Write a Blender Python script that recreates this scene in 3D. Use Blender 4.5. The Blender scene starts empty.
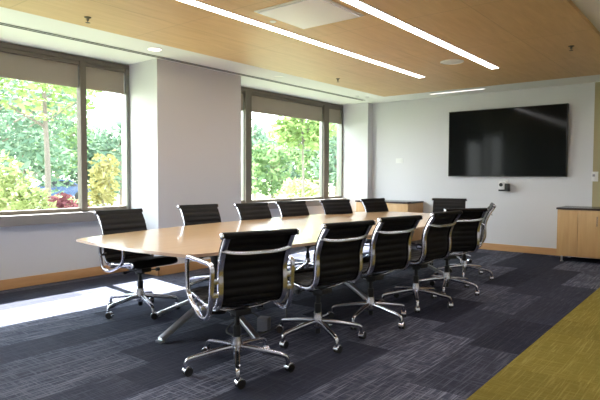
import bpy, bmesh, math, random
from mathutils import Vector, Matrix
PI = math.pi
R = math.radians
rnd = random.Random(7)
sc = bpy.context.scene
C = sc.collection

# ------------------------------------------------------------------ materials
def new_mat(name):
    m = bpy.data.materials.new(name); m.use_nodes = True
    nt = m.node_tree; nt.nodes.clear()
    return m, nt, nt.nodes, nt.links

def principled(name, col, rough=.5, metal=0., spec=.5, coat=0., bump=None):
    m, nt, N, L = new_mat(name)
    o = N.new('ShaderNodeOutputMaterial'); p = N.new('ShaderNodeBsdfPrincipled')
    p.inputs['Base Color'].default_value = (*col, 1)
    p.inputs['Roughness'].default_value = rough
    p.inputs['Metallic'].default_value = metal
    p.inputs['Specular IOR Level'].default_value = spec
    p.inputs['Coat Weight'].default_value = coat
    p.inputs['Coat Roughness'].default_value = .08
    if bump:
        tc = N.new('ShaderNodeTexCoord'); n = N.new('ShaderNodeTexNoise'); b = N.new('ShaderNodeBump')
        n.inputs['Scale'].default_value = bump[0]; n.inputs['Detail'].default_value = 3
        b.inputs['Strength'].default_value = bump[1]; b.inputs['Distance'].default_value = .002
        L.new(tc.outputs['Object'], n.inputs['Vector']); L.new(n.outputs[0], b.inputs['Height']); L.new(b.outputs[0], p.inputs['Normal'])
    L.new(p.outputs[0], o.inputs[0])
    return m

def emission(name, col, s):
    m, nt, N, L = new_mat(name)
    o = N.new('ShaderNodeOutputMaterial'); e = N.new('ShaderNodeEmission')
    e.inputs[0].default_value = (*col, 1); e.inputs[1].default_value = s
    L.new(e.outputs[0], o.inputs[0]); return m

def math_node(N, L, op, a, b=None, c=None):
    n = N.new('ShaderNodeMath'); n.operation = op
    for i, v in enumerate((a, b, c)):
        if v is None: continue
        if isinstance(v, (int, float)): n.inputs[i].default_value = v
        else: L.new(v, n.inputs[i])
    return n.outputs[0]

def mix_col(N, L, f, a, b):
    n = N.new('ShaderNodeMix'); n.data_type = 'RGBA'
    if isinstance(f, (int, float)): n.inputs[0].default_value = f
    else: L.new(f, n.inputs[0])
    for i, v in ((6, a), (7, b)):
        if isinstance(v, tuple): n.inputs[i].default_value = (*v, 1)
        else: L.new(v, n.inputs[i])
    return n.outputs[2]

def wood(name, a, b, grain=(1.2, 14, 14), rough=.35, coat=0., seams=None, spec=.5):
    m, nt, N, L = new_mat(name)
    o = N.new('ShaderNodeOutputMaterial'); p = N.new('ShaderNodeBsdfPrincipled')
    tc = N.new('ShaderNodeTexCoord'); mp = N.new('ShaderNodeMapping')
    mp.inputs['Scale'].default_value = grain
    L.new(tc.outputs['Object'], mp.inputs[0])
    n = N.new('ShaderNodeTexNoise'); n.inputs['Scale'].default_value = 2.2; n.inputs['Detail'].default_value = 6; n.inputs['Distortion'].default_value = .6
    L.new(mp.outputs[0], n.inputs['Vector'])
    r = N.new('ShaderNodeMapRange'); r.inputs[1].default_value = .3; r.inputs[2].default_value = .7
    L.new(n.outputs[0], r.inputs[0])
    col = mix_col(N, L, r.outputs[0], a, b)
    if seams:
        sx, sy = seams       # seam positions in x and in y (object coordinates)
        sp = N.new('ShaderNodeSeparateXYZ'); L.new(tc.outputs['Object'], sp.inputs[0])
        tot = None
        for ax, vals in ((0, sx), (1, sy)):
            for v in vals:
                d = math_node(N, L, 'ABSOLUTE', math_node(N, L, 'SUBTRACT', sp.outputs[ax], v))
                k = math_node(N, L, 'LESS_THAN', d, .006)
                tot = k if tot is None else math_node(N, L, 'MAXIMUM', tot, k)
        col = mix_col(N, L, math_node(N, L, 'MULTIPLY', tot, .22), col, (.16, .09, .04))
        # panel to panel tone
        cx = None
        for v in sx:
            g = math_node(N, L, 'GREATER_THAN', sp.outputs[0], v); cx = g if cx is None else math_node(N, L, 'ADD', cx, g)
        cy = None
        for v in sy:
            g = math_node(N, L, 'GREATER_THAN', sp.outputs[1], v); cy = g if cy is None else math_node(N, L, 'ADD', cy, g)
        cb = N.new('ShaderNodeCombineXYZ'); L.new(cx, cb.inputs[0]); L.new(cy, cb.inputs[1])
        w = N.new('ShaderNodeTexWhiteNoise'); L.new(cb.outputs[0], w.inputs[0])
        col = mix_col(N, L, math_node(N, L, 'MULTIPLY', w.outputs[0], .18), col, b)
    L.new(col, p.inputs['Base Color'])
    p.inputs['Roughness'].default_value = rough
    p.inputs['Coat Weight'].default_value = coat; p.inputs['Coat Roughness'].default_value = .06
    p.inputs['Specular IOR Level'].default_value = spec
    L.new(p.outputs[0], o.inputs[0]); return m

def carpet(name, dark, light, bright, row=.375, length=.95, cross=False, y0=1.12):
    """plank carpet tiles: rows along X, streaks of lighter yarn, tone differing from tile to tile"""
    m, nt, N, L = new_mat(name)
    o = N.new('ShaderNodeOutputMaterial'); p = N.new('ShaderNodeBsdfPrincipled')
    tc = N.new('ShaderNodeTexCoord'); sp = N.new('ShaderNodeSeparateXYZ'); L.new(tc.outputs['Object'], sp.inputs[0])
    X, Y = sp.outputs[0], sp.outputs[1]
    ry = math_node(N, L, 'FLOOR', math_node(N, L, 'DIVIDE', math_node(N, L, 'SUBTRACT', Y, y0), row))
    wn = N.new('ShaderNodeTexWhiteNoise'); wn.noise_dimensions = '1D'; L.new(ry, wn.inputs['W'])
    rx = math_node(N, L, 'FLOOR', math_node(N, L, 'ADD', math_node(N, L, 'DIVIDE', X, length), math_node(N, L, 'MULTIPLY', wn.outputs[0], 5.)))
    cb = N.new('ShaderNodeCombineXYZ'); L.new(rx, cb.inputs[0]); L.new(ry, cb.inputs[1])
    w2 = N.new('ShaderNodeTexWhiteNoise'); w2.noise_dimensions = '2D'; L.new(cb.outputs[0], w2.inputs[0])
    tone = w2.outputs[0]
    def streak(scale, off):
        mp = N.new('ShaderNodeMapping'); mp.inputs['Scale'].default_value = scale; mp.inputs['Location'].default_value = off
        L.new(tc.outputs['Object'], mp.inputs[0])
        # shift the streaks from tile to tile
        ad = N.new('ShaderNodeVectorMath'); ad.operation = 'ADD'; L.new(mp.outputs[0], ad.inputs[0])
        sc_ = N.new('ShaderNodeVectorMath'); sc_.operation = 'SCALE'; sc_.inputs[3].default_value = 37.3
        L.new(w2.outputs[1], sc_.inputs[0]); L.new(sc_.outputs[0], ad.inputs[1])
        n = N.new('ShaderNodeTexNoise'); n.inputs['Scale'].default_value = 1.; n.inputs['Detail'].default_value = 2.
        L.new(ad.outputs[0], n.inputs['Vector'])
        r = N.new('ShaderNodeMapRange'); r.inputs[1].default_value = .5; r.inputs[2].default_value = .68
        L.new(n.outputs[0], r.inputs[0]); return r.outputs[0]
    s1 = streak((4., 105., 1.), (0, 0, 0)); s2 = streak((110., 7., 1.), (3, 8, 0))
    s = math_node(N, L, 'MAXIMUM', s1, math_node(N, L, 'MULTIPLY', s2, .75 if cross else .6))
    base = mix_col(N, L, tone, dark, light)
    amt = N.new('ShaderNodeMapRange'); amt.inputs[1].default_value = .3; amt.inputs[2].default_value = .75
    amt.inputs[3].default_value = .6 if cross else .10; amt.inputs[4].default_value = .75 if cross else .85
    L.new(tone, amt.inputs[0])
    col = mix_col(N, L, math_node(N, L, 'MULTIPLY', s, amt.outputs[0]), base, bright)
    L.new(col, p.inputs['Base Color'])
    p.inputs['Roughness'].default_value = .9; p.inputs['Specular IOR Level'].default_value = .1
    b = N.new('ShaderNodeBump'); b.inputs['Strength'].default_value = .3; b.inputs['Distance'].default_value = .004
    L.new(s, b.inputs['Height']); L.new(b.outputs[0], p.inputs['Normal'])
    L.new(p.outputs[0], o.inputs[0]); return m

def leafmat(name, a, b, trans=.45):
    m, nt, N, L = new_mat(name)
    o = N.new('ShaderNodeOutputMaterial')
    g = N.new('ShaderNodeNewGeometry')
    col = mix_col(N, L, g.outputs['Random Per Island'], a, b)
    d = N.new('ShaderNodeBsdfDiffuse'); t = N.new('ShaderNodeBsdfTranslucent'); mx = N.new('ShaderNodeMixShader')
    L.new(col, d.inputs[0]); L.new(col, t.inputs[0]); mx.inputs[0].default_value = trans
    L.new(d.outputs[0], mx.inputs[1]); L.new(t.outputs[0], mx.inputs[2]); L.new(mx.outputs[0], o.inputs[0]); return m

def glassmat(name):
    m, nt, N, L = new_mat(name)
    o = N.new('ShaderNodeOutputMaterial'); t = N.new('ShaderNodeBsdfTransparent'); g = N.new('ShaderNodeBsdfGlossy')
    t.inputs[0].default_value = (.95, .98, .97, 1)
    g.inputs['Roughness'].default_value = .02
    f = N.new('ShaderNodeLayerWeight'); f.inputs[0].default_value = .5
    k = math_node(N, L, 'ADD', math_node(N, L, 'MULTIPLY', math_node(N, L, 'POWER', f.outputs['Facing'], 5.), .6), .025)
    mx = N.new('ShaderNodeMixShader'); L.new(k, mx.inputs[0]); L.new(t.outputs[0], mx.inputs[1]); L.new(g.outputs[0], mx.inputs[2])
    L.new(mx.outputs[0], o.inputs[0]); return m

def grassmat():
    m, nt, N, L = new_mat('lawn')
    o = N.new('ShaderNodeOutputMaterial'); p = N.new('ShaderNodeBsdfPrincipled')
    tc = N.new('ShaderNodeTexCoord'); n = N.new('ShaderNodeTexNoise'); n.inputs['Scale'].default_value = .35; n.inputs['Detail'].default_value = 6
    L.new(tc.outputs['Object'], n.inputs['Vector'])
    r = N.new('ShaderNodeMapRange'); r.inputs[1].default_value = .35; r.inputs[2].default_value = .65; L.new(n.outputs[0], r.inputs[0])
    L.new(mix_col(N, L, r.outputs[0], (.12, .145, .075), (.19, .20, .12)), p.inputs['Base Color'])
    p.inputs['Roughness'].default_value = 1; L.new(p.outputs[0], o.inputs[0]); return m

M = {}
M['wall'] = principled('wall_paint', (.655, .65, .68), .85, spec=.2, bump=(60, .05))
M['olive'] = principled('olive_paint', (.40, .35, .22), .85, spec=.2)
M['white'] = principled('ceiling_paint', (.80, .80, .78), .9, spec=.2)
M['ceil_wood'] = wood('ceiling_maple', (.59, .385, .19), (.68, .46, .235), (1.0, 9, 9), .5, spec=.3,
                      seams=([.9, 2.05, 3.25, 4.40, 5.78, 7.0], [1.72, 2.92, 4.05]))
M['table'] = wood('table_maple', (.60, .375, .185), (.68, .45, .24), (.9, 16, 10), .28, coat=.5)
M['table_edge'] = principled('table_edge', (.50, .33, .24), .25, coat=.6)
M['maple'] = wood('cabinet_maple', (.54, .32, .135), (.62, .39, .18), (9, 9, .9), .4)
M['base'] = wood('baseboard_maple', (.52, .28, .12), (.60, .34, .16), (1, 1, 9), .4)
M['counter'] = principled('dark_counter', (.045, .028, .024), .25)
M['carpet'] = carpet('carpet_navy', (.021, .022, .036), (.058, .061, .092), (.25, .255, .32))
M['mustard'] = carpet('carpet_mustard', (.185, .140, .026), (.225, .175, .034), (.34, .28, .08), row=.5, length=.5, cross=True)
M['bronze'] = principled('bronze_frame', (.17, .15, .125), .65, 0., .12)
M['alu'] = principled('window_aluminium', (.22, .22, .195), .45, .4)
M['shade'] = leafmat('shade_fabric', (.40, .35, .30), (.40, .35, .30), .10)
M['hem'] = principled('shade_hem', (.40, .345, .28), .6)
M['sill'] = principled('sill_grey', (.25, .23, .225), .5)
M['glass'] = glassmat('window_glass')
M['chrome'] = principled('polished_aluminium', (.62, .62, .68), .2, 1.)
M['steel'] = principled('brushed_steel', (.62, .62, .64), .3, 1.)
M['leather'] = principled('black_leather', (.0065, .006, .0065), .5, spec=.2)
M['black'] = principled('black_plastic', (.012, .012, .013), .4)
M['rubber'] = principled('black_rubber', (.010, .010, .011), .6)
M['screen'] = principled('screen_glass', (.006, .007, .007), .08, spec=.08)
M['bezel'] = principled('screen_bezel', (.012, .012, .012), .3)
M['plastic'] = principled('white_plastic', (.75, .75, .75), .4)
M['plaque'] = principled('diffuser_enamel', (.86, .87, .95), .5)
M['greyplastic'] = principled('grey_plastic', (.26, .26, .31), .4)
M['lamp'] = emission('lamp_diffuser', (1, .965, .95), 9.)
M['lamp_dim'] = emission('wall_washer_diffuser', (1, .96, .92), .75)
M['can'] = emission('downlight_lens', (1, .86, .74), 4.)
M['can_off'] = principled('downlight_lens_unlit', (.85, .82, .78), .3)
M['slot'] = principled('slot_black', (.03, .03, .03), .7)
M['bark'] = principled('bark', (.20, .15, .12), .9)
M['bark_pale'] = principled('bark_pale', (.115, .095, .08), .9)
M['grass'] = grassmat()
M['road'] = principled('asphalt', (.12, .12, .13), .9)
M['leaf_lime'] = leafmat('leaf_lime', (.13, .20, .06), (.23, .31, .12), .5)
M['leaf_green'] = leafmat('leaf_green', (.08, .14, .06), (.18, .25, .11), .4)
M['leaf_blue'] = leafmat('leaf_blue', (.08, .135, .09), (.16, .22, .15), .35)
M['leaf_yellow'] = leafmat('leaf_yellow', (.22, .20, .07), (.33, .29, .12), .45)
M['leaf_pale'] = leafmat('leaf_pale', (.21, .25, .09), (.33, .36, .17), .5)
M['leaf_red'] = leafmat('leaf_red', (.09, .03, .035), (.19, .07, .075), .3)
M['car'] = principled('car_blue', (.03, .06, .16), .25, coat=.6)
M['car_glass'] = principled('car_glass', (.02, .025, .03), .08)
M['wire'] = principled('cable_black', (.05, .05, .05), .6)

# ------------------------------------------------------------------ mesh helpers
class MB:
    def __init__(s): s.bm = bmesh.new(); s.mi = 0
    def face(s, vs, smooth=False):
        try:
            f = s.bm.faces.new(vs); f.material_index = s.mi; f.smooth = smooth; return f
        except ValueError: return None
    def box(s, x0, y0, z0, x1, y1, z1, bev=0.):
        t = bmesh.new(); bmesh.ops.create_cube(t, size=1)
        for v in t.verts:
            v.co = Vector(((x0+x1)/2 + v.co.x*abs(x1-x0), (y0+y1)/2 + v.co.y*abs(y1-y0), (z0+z1)/2 + v.co.z*abs(z1-z0)))
        if bev: bmesh.ops.bevel(t, geom=t.edges[:], offset=bev, segments=2, affect='EDGES', profile=.7)
        return s.merge(t)
    def merge(s, t, mat=None, smooth=False):
        vm = {}
        for v in t.verts: vm[v] = s.bm.verts.new(mat @ v.co if mat else v.co)
        for f in t.faces: s.face([vm[v] for v in f.verts], smooth or f.smooth)
        t.free(); return s
    def sweep(s, path, prof, bi=None, closed=False, caps=True, scale=None):
        """prof: list of (u,v): u along the binormal, v along the in-plane normal"""
        n = len(path); rings = []
        P = [Vector(p) for p in path]
        prev = None
        for i in range(n):
            if closed: t = P[(i+1) % n] - P[i-1]
            else: t = P[min(i+1, n-1)] - P[max(i-1, 0)]
            t.normalize()
            if bi is not None: b = Vector(bi)
            else:
                b = prev if prev is not None else (Vector((0, 0, 1)) if abs(t.z) < .9 else Vector((1, 0, 0)))
            b = (b - t*b.dot(t)).normalized(); prev = b
            nn = t.cross(b)
            k = scale[i] if scale else (1, 1)
            rings.append([s.bm.verts.new(P[i] + b*(u*k[0]) + nn*(v*k[1])) for u, v in prof])
        m = len(prof)
        for i in range(n if closed else n-1):
            a, b2 = rings[i], rings[(i+1) % n]
            for j in range(m): s.face([a[j], a[(j+1) % m], b2[(j+1) % m], b2[j]], True)
        if caps and not closed:
            s.face(rings[0][::-1]); s.face(rings[-1])
        return s
    def tube(s, path, r, seg=10, **k):
        return s.sweep(path, [(r*math.cos(2*PI*i/seg), r*math.sin(2*PI*i/seg)) for i in range(seg)], **k)
    def lathe(s, prof, seg=20, mat=None):
        """prof: (r,z) list"""
        rings = []
        for r, z in prof:
            rg = []
            for i in range(seg):
                a = 2*PI*i/seg; co = Vector((max(r, 1e-5)*math.cos(a), max(r, 1e-5)*math.sin(a), z))
                rg.append(s.bm.verts.new(mat @ co if mat else co))
            rings.append(rg)
        for a, b in zip(rings, rings[1:]):
            for j in range(seg): s.face([a[j], a[(j+1) % seg], b[(j+1) % seg], b[j]], True)
        s.face(rings[0][::-1]); s.face(rings[-1]); return s
    def prism(s, pts, z0, z1):
        a = [s.bm.verts.new((x, y, z0)) for x, y in pts]; b = [s.bm.verts.new((x, y, z1)) for x, y in pts]
        n = len(pts)
        for i in range(n): s.face([a[i], a[(i+1) % n], b[(i+1) % n], b[i]])
        s.face(a[::-1]); s.face(b); return s
    def build(s, name, mat, parent=None, loc=None, sharp=35):
        bm = s.bm
        bmesh.ops.recalc_face_normals(bm, faces=bm.faces[:])
        me = bpy.data.meshes.new(name); bm.to_mesh(me); bm.free()
        for m in (mat if isinstance(mat, (list, tuple)) else [mat]): me.materials.append(m)
        me.set_sharp_from_angle(angle=R(sharp))
        o = bpy.data.objects.new(name, me); C.objects.link(o)
        if parent: o.parent = parent
        if loc: o.location = loc
        return o

def rrect(w, h, r, k=3):
    out = []
    for cx, cy, a0 in ((w/2-r, h/2-r, 0), (-w/2+r, h/2-r, 90), (-w/2+r, -h/2+r, 180), (w/2-r, -h/2+r, 270)):
        for i in range(k+1):
            a = R(a0 + 90*i/k); out.append((cx + r*math.cos(a), cy + r*math.sin(a)))
    return out

def catmull(pts, n=6, closed=False):
    P = [Vector(p) for p in pts]; out = []; N_ = len(P)
    rng = range(N_ if closed else N_-1)
    for i in rng:
        if closed: p0, p1, p2, p3 = P[i-1], P[i], P[(i+1) % N_], P[(i+2) % N_]
        else: p0, p1, p2, p3 = P[max(i-1, 0)], P[i], P[i+1], P[min(i+2, N_-1)]
        for j in range(n):
            t = j/n
            out.append(.5*((2*p1) + (p2-p0)*t + (2*p0-5*p1+4*p2-p3)*t*t + (3*p1-p0-3*p2+p3)*t**3))
    if not closed: out.append(P[-1])
    return out

def empty(name, loc=(0, 0, 0), rz=0.):
    o = bpy.data.objects.new(name, None); C.objects.link(o); o.location = loc; o.rotation_euler = (0, 0, rz)
    o.empty_display_size = .1; return o
def tag(o, label, cat, group=None):
    o['label'] = label; o['category'] = cat
    if group: o['group'] = group
    return o
def struct(o, label=None):
    o['kind'] = 'structure'
    if label: o['label'] = label
    return o

# ------------------------------------------------------------------ room shell
ZC = 2.70           # white ceiling
ZW = 2.66           # underside of the wood ceiling
XL, XR = -1.3, 9.26
YB, YW = -2.2, 6.18
T = .12
CARPET_Y = 1.12
f = MB(); f.box(XL, CARPET_Y, -.1, XR, YW+T, 0); fl = struct(f.build('floor', M['carpet']), 'navy streaked plank carpet')
f = MB(); f.box(XL, YB, -.1, XR, CARPET_Y, .001); a = f.build('accent_carpet', M['mustard'], fl); a['label'] = 'mustard yellow carpet band'
f = MB(); f.box(XL, YB, ZC, XR+T, YW+.4, ZC+.12); struct(f.build('ceiling', M['white']), 'white painted ceiling')
f = MB(); f.box(XL, 1.055, ZW, 8.36, 4.80, ZC-.001, .002); struct(f.build('ceiling_panel', M['ceil_wood']), 'maple panelled ceiling cloud')
# window wall: sill wall with the band of window openings above, between piers
f = MB(); f.box(XL, YW, 0, XR+T, YW+.12, .80); struct(f.build('wall_left', M['wall']), 'low white wall under the windows')
f = MB(); f.box(4.125, 5.565, 0, 5.585, YW+.10, ZC); struct(f.build('wall_pier', M['wall']), 'white pier between the two windows')
f = MB(); f.box(9.09, 5.565, 0, XR+T, YW+.10, ZC); struct(f.build('wall_pier', M['wall']), 'white pier in the far corner')
f = MB(); f.box(XL-T, 5.565, 0, XL+.5, YW+.10, ZC); struct(f.build('wall_pier', M['wall']))
f = MB(); f.mi = 0; f.box(XR, 1.645, 0, XR+T, 5.565, ZC); f.mi = 1; f.box(XR, YB, 0, XR+T, 1.645, ZC)
struct(f.build('wall_front', [M['wall'], M['olive']]), 'white wall carrying the television')
f = MB(); f.box(XL-T, YB-T, 0, XR+T, YB, ZC); struct(f.build('wall_right', M['wall']))
f = MB(); f.box(XL-T, YB, 0, XL, 5.565, ZC); struct(f.build('wall_back', M['wall']))
# baseboards
BH = .112
f = MB()
f.box(XL+.5, YW-.018, 0, 4.125, YW, BH, .003); f.box(4.107, 5.547, 0, 4.125, YW-.018, BH, .003); f.box(4.107, 5.547, 0, 5.603, 5.565, BH, .003)
f.box(5.585, 5.565, 0, 5.603, YW-.018, BH, .003); f.box(5.603, YW-.018, 0, 9.09, YW, BH, .003)
struct(f.build('baseboard_left', M['base']))
f = MB(); f.box(XR-.018, 2.0, 0, XR, 4.45, BH, .003); struct(f.build('baseboard_front', M['base']))

# ------------------------------------------------------------------ windows
YF = 6.15           # inner face of the window frame
ZS = .815           # sill top
ZH = ZC-.012        # head
SH = 2.315          # underside of roller shades
def window(n, x0, x1, mulls, label):
    m = MB()
    m.box(x0, YF, ZH-.055, x1, YF+.12, ZH, .004)                 # head
    m.box(x0, YF+.02, ZS, x1, YF+.12, ZS+.045, .004)              # bottom rail
    w = struct(m.build('window_%d' % n, M['bronze']), label)
    edges = [x0] + [v for a in mulls for v in a] + [x1]
    for a, b in mulls:
        m = MB(); m.box(a, YF-.01, ZS, b, YF+.085, ZH-.055, .004)
        m.build('mullion', M['bronze'], w)
        if n == 2:
            m = MB(); m.box(a-.014, YF+.03, ZS+.045, a, YF+.10, SH+.15, .002); m.box(b, YF+.03, ZS+.045, b+.014, YF+.10, SH+.15, .002); m.build('sash_edge', M['alu'], w)
    m = MB(); m.box(x0, YF, ZS, x0+.05, YF+.12, ZH-.055, .003); m.build('jamb', M['alu'], w)
    m = MB(); m.box(x1-.05, YF, ZS, x1, YF+.12, ZH-.055, .003); m.build('jamb', M['alu'], w)
    bays = []
    for i in range(0, len(edges), 2):
        a, b = edges[i], edges[i+1]
        a2 = a + (.05 if i == 0 else 0); b2 = b - (.05 if i == len(edges)-2 else 0)
        g = MB(); g.box(a2, YF+.075, ZS+.02, b2, YF+.081, ZH-.03); g.build('pane', M['glass'], w)
        bays.append((a2, b2))
    s = MB(); s.box(x0, 6.06, ZS-.115, x1, YF+.12, ZS, .006)
    struct(s.build('trim_%d' % n, M['sill']), 'grey window sill ledge')
    return bays
b1 = window(1, XL+.5, 4.125, [(.62, .69), (1.25, 1.34), (3.44, 3.515)], 'bronze framed window left of the pier')
b2 = window(2, 5.585, 9.09, [(6.275, 6.41), (8.43, 8.59)], 'bronze framed window right of the pier')
def shade(a, b, label):
    r = empty('roller_shade', ((a+b)/2, YF+.045, SH))
    w = b-a-.006
    m = MB(); m.box(-w/2, -.0025, .018, w/2, .0025, ZH-.085-SH); m.build('shade_fabric', M['shade'], r)
    m = MB(); m.box(-w/2, -.008, 0, w/2, .008, .026, .003); m.build('hem_bar', M['hem'], r)
    m = MB(); m.box(-w/2, -.030, ZH-.10-SH, w/2, .028, ZH-.056-SH, .004); m.build('roller_housing', M['bronze'], r)
    return tag(r, label, 'roller shade', 'roller shades at the window heads')
shade(*b1[2], 'wide taupe roller shade at the top of the left window')
shade(*b1[3], 'narrow taupe roller shade beside the left side of the pier')
shade(*b2[0], 'sliver of taupe roller shade just right of the pier')
shade(*b2[1], 'wide taupe roller shade at the top of the right window')
shade(*b2[2], 'narrow taupe roller shade next to the far corner')

# ------------------------------------------------------------------ ceiling fittings
m = MB(); m.box(-5, -.05, -.004, 5, .05, 0, .001)
r = empty('slot_diffuser', (3.77, 5.46, ZC)); m.build('frame', M['white'], r)
for y in (-.025, .025):
    m = MB(); m.box(-4.99, y-.015, -.006, 4.99, y+.015, -.003); m.build('slot', M['slot'], r)
tag(r, 'long double-slot air diffuser running along the white ceiling by the windows', 'air diffuser')
def linear(x0, x1, y, z, label, w=.095):
    r = empty('linear_light', ((x0+x1)/2, y, z)); h = (x1-x0)/2
    m = MB(); m.box(-h-.012, -w/2-.012, -.006, h+.012, -w/2, 0); m.box(-h-.012, w/2, -.006, h+.012, w/2+.012, 0)
    m.box(-h-.012, -w/2, -.006, -h, w/2, 0); m.box(h, -w/2, -.006, h+.012, w/2, 0); m.build('trim_frame', M['white'], r)
    m = MB(); m.box(-h, -w/2, -.004, h, w/2, -.001); m.build('diffuser', M['lamp'], r)
    return tag(r, label, 'ceiling light', 'linear ceiling lights')
linear(.6, 7.05, 3.44, ZW, 'long white light strip in the wood ceiling nearer the windows')
linear(.6, 7.05, 2.41, ZW, 'long white light strip in the wood ceiling on the side away from windows')
r = empty('linear_light', (8.80, 3.65, ZC), PI/2)
m = MB(); m.box(-.48, -.035, -.006, .48, .035, 0, .002); m.build('trim_frame', M['white'], r)
m = MB(); m.box(-.47, -.028, -.008, .47, .028, -.005); m.build('diffuser', M['lamp_dim'], r)
tag(r, 'short light strip in the white ceiling in front of the television wall', 'ceiling light', 'linear ceiling lights')
for lx, lb in ((1.2, 'added fill light strip, out of view over the mustard carpet, nearer the camera'), (5.2, 'added fill light strip, out of view over the mustard carpet, nearer the television wall')):
    linear(lx-1.7, lx+1.7, -.75, ZC, lb)  # unseen strips, added as fill to brighten the foreground
# supply diffuser
r = empty('ceiling_diffuser', (3.72, 2.87, ZW))
m = MB(); m.box(-.34, -.34, -.008, .34, .34, 0, .002); m.build('frame', M['plastic'], r)
m = MB(); m.box(-.315, -.315, -.018, .315, .315, -.011, .003); m.build('plaque', M['plaque'], r)
m = MB(); m.box(-.31, -.31, -.013, .31, .31, -.008); m.build('throat', M['greyplastic'], r)
tag(r, 'square white air diffuser between the two light strips', 'air diffuser')
r = empty('ceiling_speaker', (6.33, 2.69, ZW))
m = MB(); m.lathe([(.14, 0), (.14, -.008), (.128, -.012), (.125, -.006)], 32); m.build('rim', M['plastic'], r)
m = MB(); m.lathe([(.126, -.005), (.10, -.010), (.0, -.012)], 32); m.build('grille', M['plastic'], r)
tag(r, 'round white ceiling speaker by the end of a light strip', 'speaker')
def can(x, y, lens, label):
    r = empty('recessed_downlight', (x, y, ZC))
    m = MB(); m.lathe([(.095, 0), (.095, -.004), (.075, -.006), (.072, -.001)], 28); m.build('trim_ring', M['plastic'], r)
    m = MB(); m.lathe([(.073, -.001), (.0, -.0025)], 28); m.build('lens', lens, r)
    tag(r, label, 'ceiling light', 'recessed downlights')
can(3.81, 5.18, M['can'], 'glowing round downlight in the white ceiling left of the pier top')
can(5.94, 5.15, M['can_off'], 'pale round downlight in the white ceiling above the right window')
def sprinkler(x, y, z, label):
    r = empty('ceiling_sprinkler', (x, y, z))
    m = MB(); m.lathe([(.03, 0), (.03, -.004), (.012, -.010), (.010, -.030), (.004, -.034)], 14); m.build('body', M['bronze'], r)
    m = MB(); m.lathe([(.004, -.034), (.004, -.046), (.021, -.047), (.021, -.049), (.0, -.049)], 14); m.build('deflector', M['bronze'], r)
    tag(r, label, 'sprinkler', 'ceiling sprinklers')
sprinkler(2.60, 4.50, ZW, 'small sprinkler head in the wood ceiling above the left window')
sprinkler(6.37, 1.37, ZW, 'small sprinkler head in the wood ceiling above the television')
sprinkler(6.42, 4.44, ZW, 'small sprinkler head in the wood ceiling above the right window')
for x, y, lb in ((8.22, 5.27, 'tiny round sensor in the white ceiling, nearer of two by the slot end'), (8.42, 5.18, 'tiny round sensor in the white ceiling, farther of two by the slot end')):
    m = MB(); m.lathe([(.035, 0), (.033, -.012), (.02, -.02), (0, -.02)], 18)
    tag(m.build('ceiling_sensor', M['plastic'], None, (x, y, ZC)), lb, 'sensor', 'ceiling sensors')
m = MB(); m.lathe([(.03, 0), (.028, -.006), (.0, -.008)], 16)
tag(m.build('sprinkler_cover', M['plastic'], None, (3.71, 3.285, ZW)), 'small white cover plate beside the square air diffuser', 'cover plate')

# ------------------------------------------------------------------ television wall
tv = empty('television', (XR, 2.972, 1.835))
m = MB(); m.box(-.075, -.972, -.572, -.004, .972, .572, .006); m.build('housing', M['bezel'], tv)
m = MB(); m.box(-.078, -.958, -.558, -.074, .958, .558); m.build('screen', M['screen'], tv)
m = MB(); m.box(-.012, -.35, -.25, -.001, .35, .25); m.build('wall_bracket', M['black'], tv)
m = MB(); m.box(-.079, -.02, -.568, -.075, .02, -.562); m.build('status_mark', M['greyplastic'], tv)
tag(tv, 'large black flat screen television on the white wall', 'television')
cm = empty('conference_camera', (XR, 2.955, 1.09))
m = MB(); m.box(-.10, -.085, -.075, -.015, .085, -.045, .006); m.build('wall_bracket', M['black'], cm)
m = MB(); m.box(-.115, -.02, -.045, -.02, .085, .085, .02); m.build('camera_body', M['plastic'], cm)
m = MB(); m.lathe([(.03, 0), (.03, .012), (.022, .016), (0, .014)], 20, Matrix.Translation((-.113, .038, .035)) @ Matrix.Rotation(-PI/2, 4, 'Y')); m.build('lens', M['black'], cm)
m = MB(); m.box(-.11, -.08, -.045, -.02, -.018, .055, .008); m.build('side_module', M['black'], cm)
m = MB(); m.box(-.02, -.03, -.06, 0, .03, .12); m.build('mount_plate', M['plastic'], cm)
tag(cm, 'small white and black conference camera mounted below the television', 'camera')
sw = empty('wall_thermostat', (XR, 1.615, 1.265))
m = MB(); m.box(-.006, -.046, -.075, 0, .046, .075, .002); m.build('back_plate', M['plastic'], sw)
m = MB(); m.box(-.022, -.02, -.05, -.006, .04, .06, .004); m.build('cover', M['plastic'], sw)
m = MB(); m.box(-.0235, -.005, 0, -.021, .028, .035); m.build('display', M['greyplastic'], sw)
tag(sw, 'white thermostat on the wall right of the television', 'thermostat')
wp = empty('wall_plate', (XR, 4.96, 1.56))
m = MB(); m.box(-.008, -.075, -.045, 0, .075, .045, .003); m.build('plate', M['plastic'], wp)
m = MB(); m.box(-.012, -.03, -.02, -.007, .03, .02, .002); m.build('rocker', M['plastic'], wp)
tag(wp, 'small white plate on the wall left of the television', 'wall plate')

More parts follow.
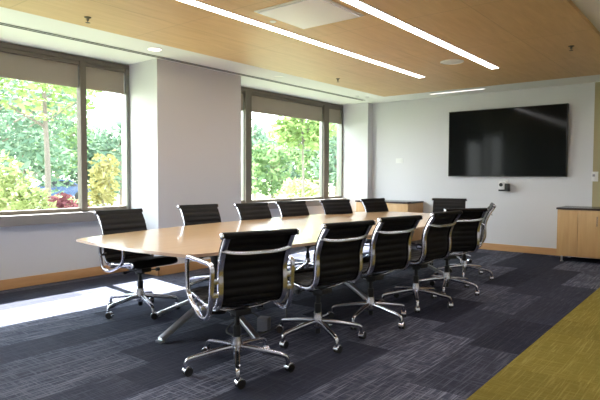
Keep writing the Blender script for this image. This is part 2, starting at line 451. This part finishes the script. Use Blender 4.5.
def credenza(y0, y1, seams, handles, label, leg_ys):
    X0 = 8.65
    r = empty('credenza', ((X0+XR)/2, (y0+y1)/2, 0)); ox, oy = (X0+XR)/2, (y0+y1)/2
    lx = X0-ox
    m = MB(); m.box(lx+.02, y0-oy, .085, XR-ox-.002, y1-oy, .775, .002); m.build('cabinet_body', M['maple'], r)
    m = MB(); m.box(lx-.015, y0-oy-.012, .775, XR-ox-.002, y1-oy+.012, .803, .003); m.build('countertop', M['counter'], r)
    es = [y0]+seams+[y1]
    for a, b in zip(es, es[1:]):
        m = MB(); m.box(lx, a-oy+.002, .09, lx+.02, b-oy-.002, .768, .0015); d = m.build('door', M['maple'], r)
        for hy in handles:
            if a < hy < b:
                m = MB(); y = hy-oy
                m.tube([(lx-.028, y, .55), (lx-.028, y, .69)], .006); m.tube([(lx-.028, y, .56), (lx, y, .56)], .005); m.tube([(lx-.028, y, .68), (lx, y, .68)], .005)
                m.build('handle', M['chrome'], d)
    for ly in leg_ys:
        for X in (lx+.05, XR-ox-.08):
            m = MB(); m.lathe([(.022, 0), (.022, .008), (.014, .012), (.014, .085)], 14); m.build('leg', M['steel'], r, (X, ly-oy, 0))
    return tag(r, label, 'cabinet', 'low maple credenzas on the television wall')
credenza(4.455, 5.545, [4.82, 5.18], [], 'low maple cabinet in the far corner beside the right window', [4.55, 5.45])
credenza(-.55, 1.995, [-.12, .30, .72, 1.14, 1.715], [1.46], 'low maple cabinet with dark top below the thermostat', [.7, 1.93, -.45])

# ------------------------------------------------------------------ table
TX, TY = 4.65, 3.45
tb = empty('conference_table', (TX, TY, 0))
def hw(dx): return .99 - .29*(abs(dx)/2.4)**2.4
def outline(off=0.):
    pts = []; n = 40
    xs = [-2.33 + 4.66*i/n for i in range(n+1)]
    near = [(x, -hw(x)) for x in xs]
    end = hw(2.36)
    right = [(2.365, -end*.985)] + [(2.385 + .06*(1-t*t), end*.975*t) for t in [-1 + 2*i/14 for i in range(15)]] + [(2.365, end*.985)]
    far = [(x, hw(x)) for x in xs[::-1]]
    left = [(-x, -y) for x, y in right]
    pts = near + right + far + left
    out = []
    for x, y in pts:
        L_ = math.hypot(x, y*2.5); out.append((x*(1-off/2.53), y*(1-off/.95)))
    return out
def slab(z0, z1, o0, o1):
    m = MB(); A = outline(o0); B = outline(o1); n = len(A)
    a = [m.bm.verts.new((x, y, z0)) for x, y in A]; b = [m.bm.verts.new((x, y, z1)) for x, y in B]
    m.mi = 1
    for i in range(n): m.face([a[i], a[(i+1) % n], b[(i+1) % n], b[i]], True)
    m.face(a[::-1]); m.mi = 0; m.face(b); return m
slab(.716, .737, .0, .004).build('tabletop', [M['table'], M['table_edge']], tb)
slab(.700, .716, .13, .02).build('edge_underside', [M['table_edge'], M['table_edge']], tb)
def pedestal(x, rots):
    m = MB(); m.lathe([(.075, .10), (.085, .16), (.085, .32), (.055, .36), (.055, .66), (.18, .68), (.18, .694)], 24)
    m.build('pedestal', M['black'], tb, (x, -.10, 0))
    for rot in rots:
        m = MB()
        path = [(.05, 0, .275), (.62, 0, .022)]
        path = [Vector(path[0]).lerp(Vector(path[1]), t/4) for t in range(5)]; n = 5
        m.sweep(path, rrect(.050, .034, .006), bi=(0, 1, 0))
        m.box(.60, -.029, 0, .645, .029, .02, .006)
        o = m.build('leg', M['steel'], tb, (x, -.10, 0)); o.rotation_euler = (0, 0, R(rot))
pedestal(3.08-TX, (184, 106, 256, 8)); pedestal(0, (170, 100, 260, 10)); pedestal(TX-3.08, (172, 76, 286, 4))
m = MB(); m.box(-1.9, -.06, .60, 1.9, .06, .66, .005); m.build('beam', M['black'], tb)
tag(tb, 'long boat-shaped maple conference table on splayed metal legs', 'table')

# power box and cables under the table
pb = empty('power_box', (3.20, 2.93, 0), R(25))
m = MB(); m.box(-.05, -.045, 0, .05, .045, .105, .008); m.build('housing', M['greyplastic'], pb)
for z in (.033, .075):
    m = MB(); m.box(-.055, -.018, z-.013, -.049, .018, z+.013, .002); m.build('socket', M['greyplastic'], pb)
tag(pb, 'small grey power box on the carpet under the table', 'power box')
m = MB(); m.tube(catmull([(3.2, 2.99, .10), (3.15, 3.06, .13), (3.02, 3.15, .03), (2.92, 3.05, .012), (2.98, 2.90, .012), (3.2, 2.86, .012), (3.55, 3.0, .012), (3.8, 3.2, .012)], 8), .007, 8)
tag(m.build('power_cable', M['wire']), 'black cable looping on the carpet by the grey power box', 'cable')

# ------------------------------------------------------------------ chairs
RIB = [(.222, .445), (.246, .465), (.236, .492), (.19, .502), (.10, .490), (-.02, .474), (-.12, .466), (-.178, .486), (-.207, .540),
       (-.212, .61), (-.210, .68), (-.225, .745), (-.256, .820), (-.300, .889), (-.316, .912)]
def prof_path(x, pts, n=6): return catmull([(x, y, z) for y, z in pts], n)
def sling(path2, W, t, pitch, nx=8, phase=0.):
    """padded sheet following (y,z) path with stitched channels across"""
    m = MB(); P = [Vector((0, p.y, p.z)) for p in path2]; n = len(P)
    s = [0.]
    for a, b in zip(P, P[1:]): s.append(s[-1] + (b-a).length)
    up, dn = [], []
    for i in range(n):
        tt = (P[min(i+1, n-1)] - P[max(i-1, 0)]).normalized(); nn = Vector((1, 0, 0)).cross(tt)
        k = abs(math.sin(PI*(s[i]+phase)/pitch))**.6
        e = t*(.35+.65*k)
        if i in (0, n-1): e = t*.4
        u, d = [], []
        for j in range(nx+1):
            x = -W + 2*W*j/nx
            g = .35 if j in (0, nx) else 1.
            u.append(m.bm.verts.new(P[i] + Vector((x, 0, 0)) + nn*e*g)); d.append(m.bm.verts.new(P[i] + Vector((x, 0, 0)) - nn*e*g))
        up.append(u); dn.append(d)
    for i in range(n-1):
        for j in range(nx):
            m.face([up[i][j], up[i][j+1], up[i+1][j+1], up[i+1][j]], True); m.face([dn[i][j], dn[i+1][j], dn[i+1][j+1], dn[i][j+1]], True)
        m.face([up[i][0], up[i+1][0], dn[i+1][0], dn[i][0]], True); m.face([up[i][nx], dn[i][nx], dn[i+1][nx], up[i+1][nx]], True)
    m.face([v for v in up[0]] + dn[0][::-1]); m.face([v for v in up[-1]][::-1] + dn[-1])
    return m
def resample(path, step):
    out = [path[0]]; acc = 0.
    for a, b in zip(path, path[1:]):
        L_ = (b-a).length; d = step-acc
        while d < L_:
            out.append(a.lerp(b, d/L_)); d += step
        acc = (L_-(d-step))
    out.append(path[-1]); return out
W = .234
def make_chair():
    ch = empty('office_chair')
    full = prof_path(0, RIB, 10)
    k = min(range(len(full)), key=lambda i: (full[i]-Vector((0, -.178, .486))).length)
    seat = resample(full[:k+1], .009); back = resample(full[k:], .009)
    sling(seat, W, .016, .055).build('seat', M['leather'], ch, sharp=60)
    b = sling(back, W, .015, .055, phase=.01)
    b.tube([(-W-.014, -.325, .913), (W+.014, -.325, .913)], .018, 14)
    b.build('backrest', M['leather'], ch, sharp=60)
    for sx in (-1, 1):
        m = MB(); rp0 = prof_path(sx*(W-.015), RIB, 6); n = len(rp0); rp = []
        for i in range(n):
            tt = (rp0[min(i+1, n-1)] - rp0[max(i-1, 0)]).normalized()
            rp.append(rp0[i] + Vector((1, 0, 0)).cross(tt)*.020)
        m.sweep(rp, rrect(.035, .029, .008, 2), bi=(1, 0, 0))
        rail = m.build('side_rail', M['chrome'], ch)
        m = MB(); m.lathe([(.019, 0), (.019, .010), (.013, .013), (0, .013)], 16, Matrix.Translation((sx*(W+.013), -.329, .909)) @ Matrix.Rotation(sx*PI/2, 4, 'Y'))
        m.build('end_cap', M['chrome'], rail)
        # arm loop
        ax = sx*(W+.040)
        loop = [(-.222, .665), (-.200, .696), (-.13, .699), (.03, .700), (.12, .699), (.150, .680), (.155, .61), (.150, .53), (.122, .485), (.06, .448), (-.02, .415), (-.10, .402), (-.172, .430), (-.206, .52), (-.214, .59)]
        m = MB(); m.sweep(catmull([(ax, y, z) for y, z in loop], 5, closed=True), rrect(.028, .021, .007, 2), bi=(1, 0, 0), closed=True)
        arm = m.build('armrest', M['chrome'], ch)
        for y, z in ((-.212, .61), (-.210, .54), (-.05, .445)):
            m = MB(); m.box(min(sx*(W-.016), ax), y-.011, z-.013, max(sx*(W-.016), ax), y+.011, z+.013, .003)
            m.build('arm_bracket', M['chrome'], arm)
    # back brace
    m = MB(); xs = [-1, -.92, -.75, -.4, 0, .4, .75, .92, 1]
    br = [(W*t, -.285-.030*(1-abs(t)**3), .822-.022*(1-abs(t)**4)) for t in xs]
    m.sweep(catmull(br, 4), rrect(.024, .012, .005, 2), bi=(0, .3, 1), scale=None)
    m.build('back_brace', M['chrome'], ch)
    # seat spreaders
    m = MB()
    for y, z in ((.085, .478), (-.075, .462)):
        m.sweep(catmull([(-W-.004, y, z), (-W*.8, y, z-.03), (-.07, y*.7, .408), (.07, y*.7, .408), (W*.8, y, z-.03), (W+.004, y, z)], 5), rrect(.026, .014, .005, 2), bi=(0, 1, 0))
    m.build('seat_spreader', M['chrome'], ch)
    m = MB(); m.box(-.055, -.10, .372, .055, .10, .412, .012); m.lathe([(.04, .35), (.045, .376)], 18)
    mech = m.build('tilt_mechanism', M['black'], ch)
    m = MB(); m.tube([(.05, .03, .392), (.17, .035, .385)], .006, 8); m.lathe([(.011, 0), (.013, .04), (0, .042)], 12, Matrix.Translation((.165, .035, .385)) @ Matrix.Rotation(PI/2, 4, 'Y')); m.build('lever', M['black'], mech)
    m = MB(); m.tube([(-.05, .06, .388), (-.14, .062, .380)], .006, 8); m.lathe([(.018, 0), (.018, .028), (0, .03)], 14, Matrix.Translation((-.135, .062, .38)) @ Matrix.Rotation(-PI/2, 4, 'Y')); m.build('knob', M['black'], mech)
    m = MB(); m.lathe([(.026, .19), (.026, .285), (.017, .287), (.017, .36)], 18); m.build('gas_lift', M['black'], ch)
    m = MB(); m.lathe([(.028, .095), (.040, .108), (.041, .155), (.034, .18), (.031, .215), (.026, .217)], 22); m.build('base_hub', M['chrome'], ch)
    m = MB(); m.lathe([(.020, .055), (.022, .096)], 16); m.build('hub_cap', M['black'], ch)
    for i in range(5):
        m = MB(); p = catmull([(.025, 0, .146), (.12, 0, .138), (.24, 0, .120), (.300, 0, .110), (.327, 0, .099), (.336, 0, .076), (.338, 0, .052)], 5); n = len(p)
        m.sweep(p, rrect(.041, .032, .011, 2), bi=(0, 1, 0), scale=[(1-.38*min(1, 1.2*j/(n-1)), 1.15-.40*min(1, 1.2*j/(n-1))) for j in range(n)])
        leg = m.build('base_leg', M['chrome'], ch); leg.rotation_euler = (0, 0, 2*PI*i/5)
        ca = R(rnd.uniform(0, 360))
        rot = Matrix.Translation((.338, 0, .0)) @ Matrix.Rotation(ca, 4, 'Z') @ Matrix.Translation((.014, 0, 0))
        m = MB()
        for s_ in (-1, 1):
            m.lathe([(.006, -.009), (.024, -.009), (.027, -.005), (.027, .005), (.024, .009), (.006, .009)], 18, rot @ Matrix.Translation((0, s_*.014, .0272)) @ Matrix.Rotation(PI/2, 4, 'X'))
        m.build('caster_wheel', M['rubber'], leg)
        m = MB(); arc = [(.031*math.cos(R(t)), 0, .0272+.031*math.sin(R(t))) for t in range(-5, 190, 15)]
        m.sweep([rot @ Vector(q) for q in arc], rrect(.040, .004, .0015, 1), bi=(rot.to_3x3() @ Vector((0, 1, 0))))
        m.build('caster_hood', M['chrome'], leg)
    return ch
proto = make_chair()
def copy_tree(o, parent=None):
    c = o.copy(); C.objects.link(c)
    if parent: c.parent = parent
    for k in o.children: copy_tree(k, c)
    return c
# x, y of the base, facing (degrees from +X), angle of one base leg, label
CHAIRS = [
 (2.44, 2.47, 71, 226, 'black office chair nearest the camera, its back to us, at the table corner'),
 (3.265, 2.43, 79, 240, 'black ribbed office chair second from the camera along the near side of the table'),
 (3.99, 2.40, 77, 259, 'black ribbed office chair third from the camera along the near side of the table'),
 (4.79, 2.37, 83, 281, 'black ribbed office chair fourth from the camera along the near side of the table'),
 (5.55, 2.38, 57, 270, 'black ribbed office chair fifth from the camera, next to the chair turned sideways'),
 (6.47, 2.55, 112, 272, 'black office chair turned fully sideways at the far end of the near side'),
 (7.42, 3.18, 200, 20, 'black office chair at the head of the table facing us, below the television'),
 (2.93, 4.23, 270, 181, 'black office chair in front of the left window, at the end of the window side'),
 (3.98, 4.38, 260, 30, 'black ribbed office chair standing before the white pier'),
 (4.67, 4.19, 263, 10, 'black ribbed office chair below the left edge of the right window'),
 (5.38, 4.17, 261, 50, 'black ribbed office chair below the wide middle pane of the right window'),
 (6.05, 3.98, 252, 15, 'black ribbed office chair below the narrow pane of the right window'),
 (6.82, 3.80, 259, 40, 'black ribbed office chair in front of the far corner cabinet, farthest on the window side'),
]
ARMED = (0, 5, 7)
def copy_chair(o, arms):
    c = o.copy(); C.objects.link(c)
    for k in o.children:
        if arms or not k.name.startswith('armrest'): copy_tree(k, c)
    return c
for i, (x, y, face, ph, lab) in enumerate(CHAIRS):
    c = proto if i == 0 else copy_chair(proto, i in ARMED)
    c.location = (x, y, 0); c.rotation_euler = (0, 0, R(face-90))
    legs = [k for k in c.children if k.name.startswith('base_leg')]
    for j, k in enumerate(legs): k.rotation_euler = (0, 0, R(ph - (face-90) + 72*j))
    tag(c, lab, 'chair', 'office chairs around the conference table')
for k in proto.children:
    if k.name.startswith('armrest'): k.scale = (1, 1.08, 1.16); k.location = (0, 0, -.075)

# ------------------------------------------------------------------ outside
GZ = -.45
m = MB(); m.box(-120, YW+.5, GZ-.2, 160, 220, GZ); struct(m.build('ground', M['grass']), 'sunlit lawn outside the windows')
m = MB(); m.box(-120, 46, GZ, 160, 53, GZ+.02); struct(m.build('road', M['road']), 'street beyond the lawn')
def pos(px, d):
    az = R(51.37) + math.atan((px-300)/537.); return d*math.sin(az), d*math.cos(az)
def leaves(m, cx, cy, cz, rx, ry, rz, n, size, hollow=.35):
    for _ in range(n):
        while True:
            v = Vector((rnd.uniform(-1, 1), rnd.uniform(-1, 1), rnd.uniform(-1, 1)))
            if hollow < v.length < 1: break
        c = Vector((cx+v.x*rx, cy+v.y*ry, cz+v.z*rz)); s = size*rnd.uniform(.6, 1.3)
        a = Vector((rnd.gauss(0, 1), rnd.gauss(0, 1), rnd.gauss(0, .6))).normalized()
        b = a.cross(Vector((rnd.gauss(0, 1), rnd.gauss(0, 1), rnd.gauss(0, 1)))).normalized()
        m.face([m.bm.verts.new(c - a*s), m.bm.verts.new(c + b*s*.45), m.bm.verts.new(c + a*s), m.bm.verts.new(c - b*s*.45)])
def tree(name, x, y, h, crown, leaf, label, cat='tree', n=1500, size=.16, trunk=.06, bark='bark', group=None, blobs=9, z0=GZ):
    """crown = (centre z, radius xy, radius z)"""
    r = empty(name, (x, y, z0)); cz, rx, rz = crown; cz -= z0
    m = MB()
    top = cz+rz*.5
    p = catmull([(0, 0, 0), (trunk*.3, 0, top*.35), (-trunk*.3, trunk*.2, top*.7), (0, 0, top)], 5); k = len(p)
    m.tube(p, trunk, 8, scale=[(1-.65*i/(k-1),)*2 for i in range(k)])
    for i in range(7):
        a = rnd.uniform(0, 2*PI); z = max(cz-rz*.9, top*.3) + rnd.random()*rz*1.0
        e = Vector((math.cos(a)*rx*.75, math.sin(a)*rx*.75, z+rz*.45))
        q = catmull([(0, 0, z), e*.5+Vector((0, 0, z*.5)), e], 4); kk = len(q)
        m.tube(q, trunk*.22, 6, scale=[(1-.7*t/(kk-1),)*2 for t in range(kk)])
    m.build('trunk' if cat == 'tree' else 'stems', M[bark], r)
    m = MB()
    leaves(m, 0, 0, cz, rx*.75, rx*.75, rz*.8, n//3, size, 0)
    for i in range(blobs):
        a = 2*PI*i/blobs + rnd.random(); q = rnd.uniform(.35, .75); zz = rnd.uniform(-.65, .7)
        leaves(m, math.cos(a)*rx*q*math.sqrt(1-zz*zz*.6), math.sin(a)*rx*q*math.sqrt(1-zz*zz*.6), cz+zz*rz, rx*.42, rx*.42, rz*.38, 2*n//3//blobs, size, .2)
    m.build('foliage', M[leaf], r)
    return tag(r, label, cat, group)
G1 = 'trees outside the windows'; G2 = 'shrubs outside the windows'
x, y = pos(47, 14); tree('young_tree', x, y, 6, (3.95, 2.0, 1.85), 'leaf_lime', 'young tree with pale trunk just outside the left window', n=2600, size=.13, trunk=.085, bark='bark_pale', group=G1)
x, y = pos(303, 19); tree('young_tree', x, y, 6, (3.15, 1.25, 1.15), 'leaf_lime', 'slim young tree in the middle of the right window', n=1300, size=.14, trunk=.055, bark='bark_pale', group=G1)
x, y = pos(16, 11.5); tree('shrub', x, y, 2, (.75, .62, .95), 'leaf_pale', 'bright lime shrub at the left edge of the left window', 'shrub', n=1100, size=.085, trunk=.02, group=G2)
x, y = pos(103, 12); tree('shrub', x, y, 2, (.85, .38, 1.15), 'leaf_yellow', 'tall yellow shrub in the narrow pane of the left window', 'shrub', n=700, size=.075, trunk=.02, group=G2)
x, y = pos(60, 13); tree('shrub', x, y, 1, (.45, .55, .42), 'leaf_red', 'low red-leaved shrub beside the pale trunk', 'shrub', n=420, size=.08, trunk=.015, group=G2)
x, y = pos(80, 11); tree('shrub', x, y, 1, (.42, .3, .42), 'leaf_red', 'small red-leaved shrub beside the window mullion', 'shrub', n=220, size=.07, trunk=.015, group=G2)
x, y = pos(66, 17); tree('shrub', x, y, 1, (.30, .5, .45), 'leaf_green', 'rounded green shrub right of the pale trunk', 'shrub', n=500, size=.10, trunk=.02, group=G2)
x, y = pos(296, 22); tree('shrub', x, y, 2, (.60, 1.0, .75), 'leaf_pale', 'broad pale yellow-green shrub behind the slim tree', 'shrub', n=700, size=.12, trunk=.03, group=G2)
x, y = pos(272, 30); tree('tree', x, y, 5, (1.7, 1.6, 1.7), 'leaf_green', 'round mid-green tree in the right window behind the lawn', n=800, size=.22, trunk=.10, group=G1)
x, y = pos(255, 36); tree('tree', x, y, 7, (3.0, 1.8, 2.8), 'leaf_blue', 'bluish tree at the left edge of the right window', n=800, size=.28, trunk=.13, group=G1)
x, y = pos(336, 24); tree('tree', x, y, 6, (2.3, 1.1, 2.2), 'leaf_blue', 'bluish tree in the narrow pane beside the far corner', n=900, size=.17, trunk=.08, group=G1)
x, y = pos(121, 26); tree('tree', x, y, 6, (2.0, 1.5, 2.2), 'leaf_blue', 'bluish tree in the narrow pane beside the pier', n=900, size=.20, trunk=.10, group=G1)
for px, d, cz, rx, rz, lf, lb in (
    (-14, 27, 4.6, 4.4, 4.6, 'leaf_blue', 'dense dark tree at the far left of the left window'),
    (22, 35, 4.4, 3.6, 4.4, 'leaf_blue', 'dense dark tree behind the lime shrub'),
    (56, 47, 4.6, 3.6, 4.6, 'leaf_green', 'dense green tree behind the pale trunk'),
    (82, 58, 3.4, 3.6, 3.2, 'leaf_blue', 'dense tree behind the window mullion'),
    (100, 60, 2.6, 4.5, 3.0, 'leaf_blue', 'far bluish tree behind the yellow shrub'),
    (245, 62, 3.2, 4.0, 3.8, 'leaf_blue', 'far tree at the left edge of the right window'),
    (285, 76, 3.2, 5.0, 4.0, 'leaf_blue', 'far bluish tree behind the round tree'),
    (318, 58, 4.0, 4.2, 4.6, 'leaf_green', 'far green tree right of the slim tree'),
    (345, 70, 4.8, 4.4, 5.2, 'leaf_blue', 'far tree behind the narrow pane near the corner')):
    x, y = pos(px, d); tree('tree', x, y, 8, (cz, rx, rz), lf, lb, n=3200, size=.21 if d < 50 else .32, trunk=.2, group=G1)
# parked car
x, y = pos(58, 40)
car = empty('car', (x, y, GZ), R(-28))
m = MB()
side = [(-2.15, .35), (-2.2, .75), (-2.05, .92), (-1.3, .98), (-.7, 1.42), (.75, 1.45), (1.45, .98), (2.1, .86), (2.2, .6), (2.15, .35)]
prev = [[m.bm.verts.new((px_, sy*.88, pz)) for px_, pz in side] for sy in (-1, 1)]
for i in range(len(side)): j = (i+1) % len(side); m.face([prev[0][i], prev[0][j], prev[1][j], prev[1][i]])
m.face(prev[0][::-1]); m.face(prev[1]); m.build('body', M['car'], car)
m = MB()
for sy in (-1, 1):
    q = [m.bm.verts.new((a, sy*.885, b)) for a, b in ((-1.15, 1.0), (-.66, 1.36), (.70, 1.38), (1.25, 1.0))]; m.face(q)
m.build('side_window', M['car_glass'], car)
for wx in (-1.35, 1.35):
    for sy in (-1, 1):
        m = MB(); m.lathe([(.30, -.1), (.33, -.08), (.33, .08), (.30, .1)], 20, Matrix.Rotation(PI/2, 4, 'X')); m.build('wheel', M['rubber'], car, (wx, sy*.80, .33))
tag(car, 'dark blue car parked beyond the shrubs outside the left window', 'car')
for k, (z0, z1) in enumerate(((5.9, 4.4), (5.2, 3.9))):
    a = pos(-60, 34); b = pos(360, 60)
    m = MB(); n = 14
    m.tube([(a[0]+(b[0]-a[0])*i/n, a[1]+(b[1]-a[1])*i/n, z0+(z1-z0)*i/n - 1.0*math.sin(PI*i/n)*.6) for i in range(n+1)], .03, 6)
    tag(m.build('overhead_wire', M['wire']), ('upper' if k == 0 else 'lower') + ' overhead wire crossing the view outside the windows', 'wire', 'overhead wires')

# ------------------------------------------------------------------ light
w = bpy.data.worlds.new('sky'); sc.world = w; w.use_nodes = True
nt = w.node_tree; nt.nodes.clear(); N, L = nt.nodes, nt.links
o = N.new('ShaderNodeOutputWorld'); b = N.new('ShaderNodeBackground')
tc = N.new('ShaderNodeTexCoord'); sp = N.new('ShaderNodeSeparateXYZ'); L.new(tc.outputs['Generated'], sp.inputs[0])
rp = N.new('ShaderNodeValToRGB'); L.new(sp.outputs[2], rp.inputs[0])
rp.color_ramp.elements[0].color = (1, 1, 1, 1); rp.color_ramp.elements[1].color = (.72, .86, 1, 1); rp.color_ramp.elements[1].position = .7
L.new(rp.outputs[0], b.inputs[0]); b.inputs[1].default_value = 5.0; L.new(b.outputs[0], o.inputs[0])
sd = bpy.data.lights.new('sun', 'SUN'); sd.energy = 26; sd.angle = R(.53); sd.color = (1, .97, .92)
so = bpy.data.objects.new('sun', sd); C.objects.link(so)
so.rotation_euler = Vector((-.13, -1, -1.42)).to_track_quat('-Z', 'Y').to_euler(); so.location = (12, 20, 25)

# ------------------------------------------------------------------ camera
cd = bpy.data.cameras.new('camera'); cam = bpy.data.objects.new('camera', cd); C.objects.link(cam)
cd.sensor_width = 36; cd.lens = 537.04/600*36; cd.clip_end = 500; cd.clip_start = .05
yaw, pit, rol = R(51.3695), R(-2.4904), R(.1784)
F = Vector((math.sin(yaw)*math.cos(pit), math.cos(yaw)*math.cos(pit), math.sin(pit)))
Rt = F.cross(Vector((0, 0, 1))).normalized(); U = Rt.cross(F)
R2 = Rt*math.cos(rol) + U*math.sin(rol); U2 = -Rt*math.sin(rol) + U*math.cos(rol)
mm = Matrix((R2, U2, -F)).transposed().to_4x4(); mm.translation = (0, 0, 1.25)
cam.matrix_world = mm
sc.camera = cam
sc.view_settings.view_transform = 'Standard'; sc.view_settings.look = 'None'
sc.view_settings.exposure = 1.42; sc.view_settings.gamma = 1; sc.view_settings.use_curve_mapping = False
sc.cycles.max_bounces = 10; sc.cycles.diffuse_bounces = 6; sc.cycles.transparent_max_bounces = 16
sc.cycles.use_denoising = True
sc.cycles.sample_clamp_indirect = 8
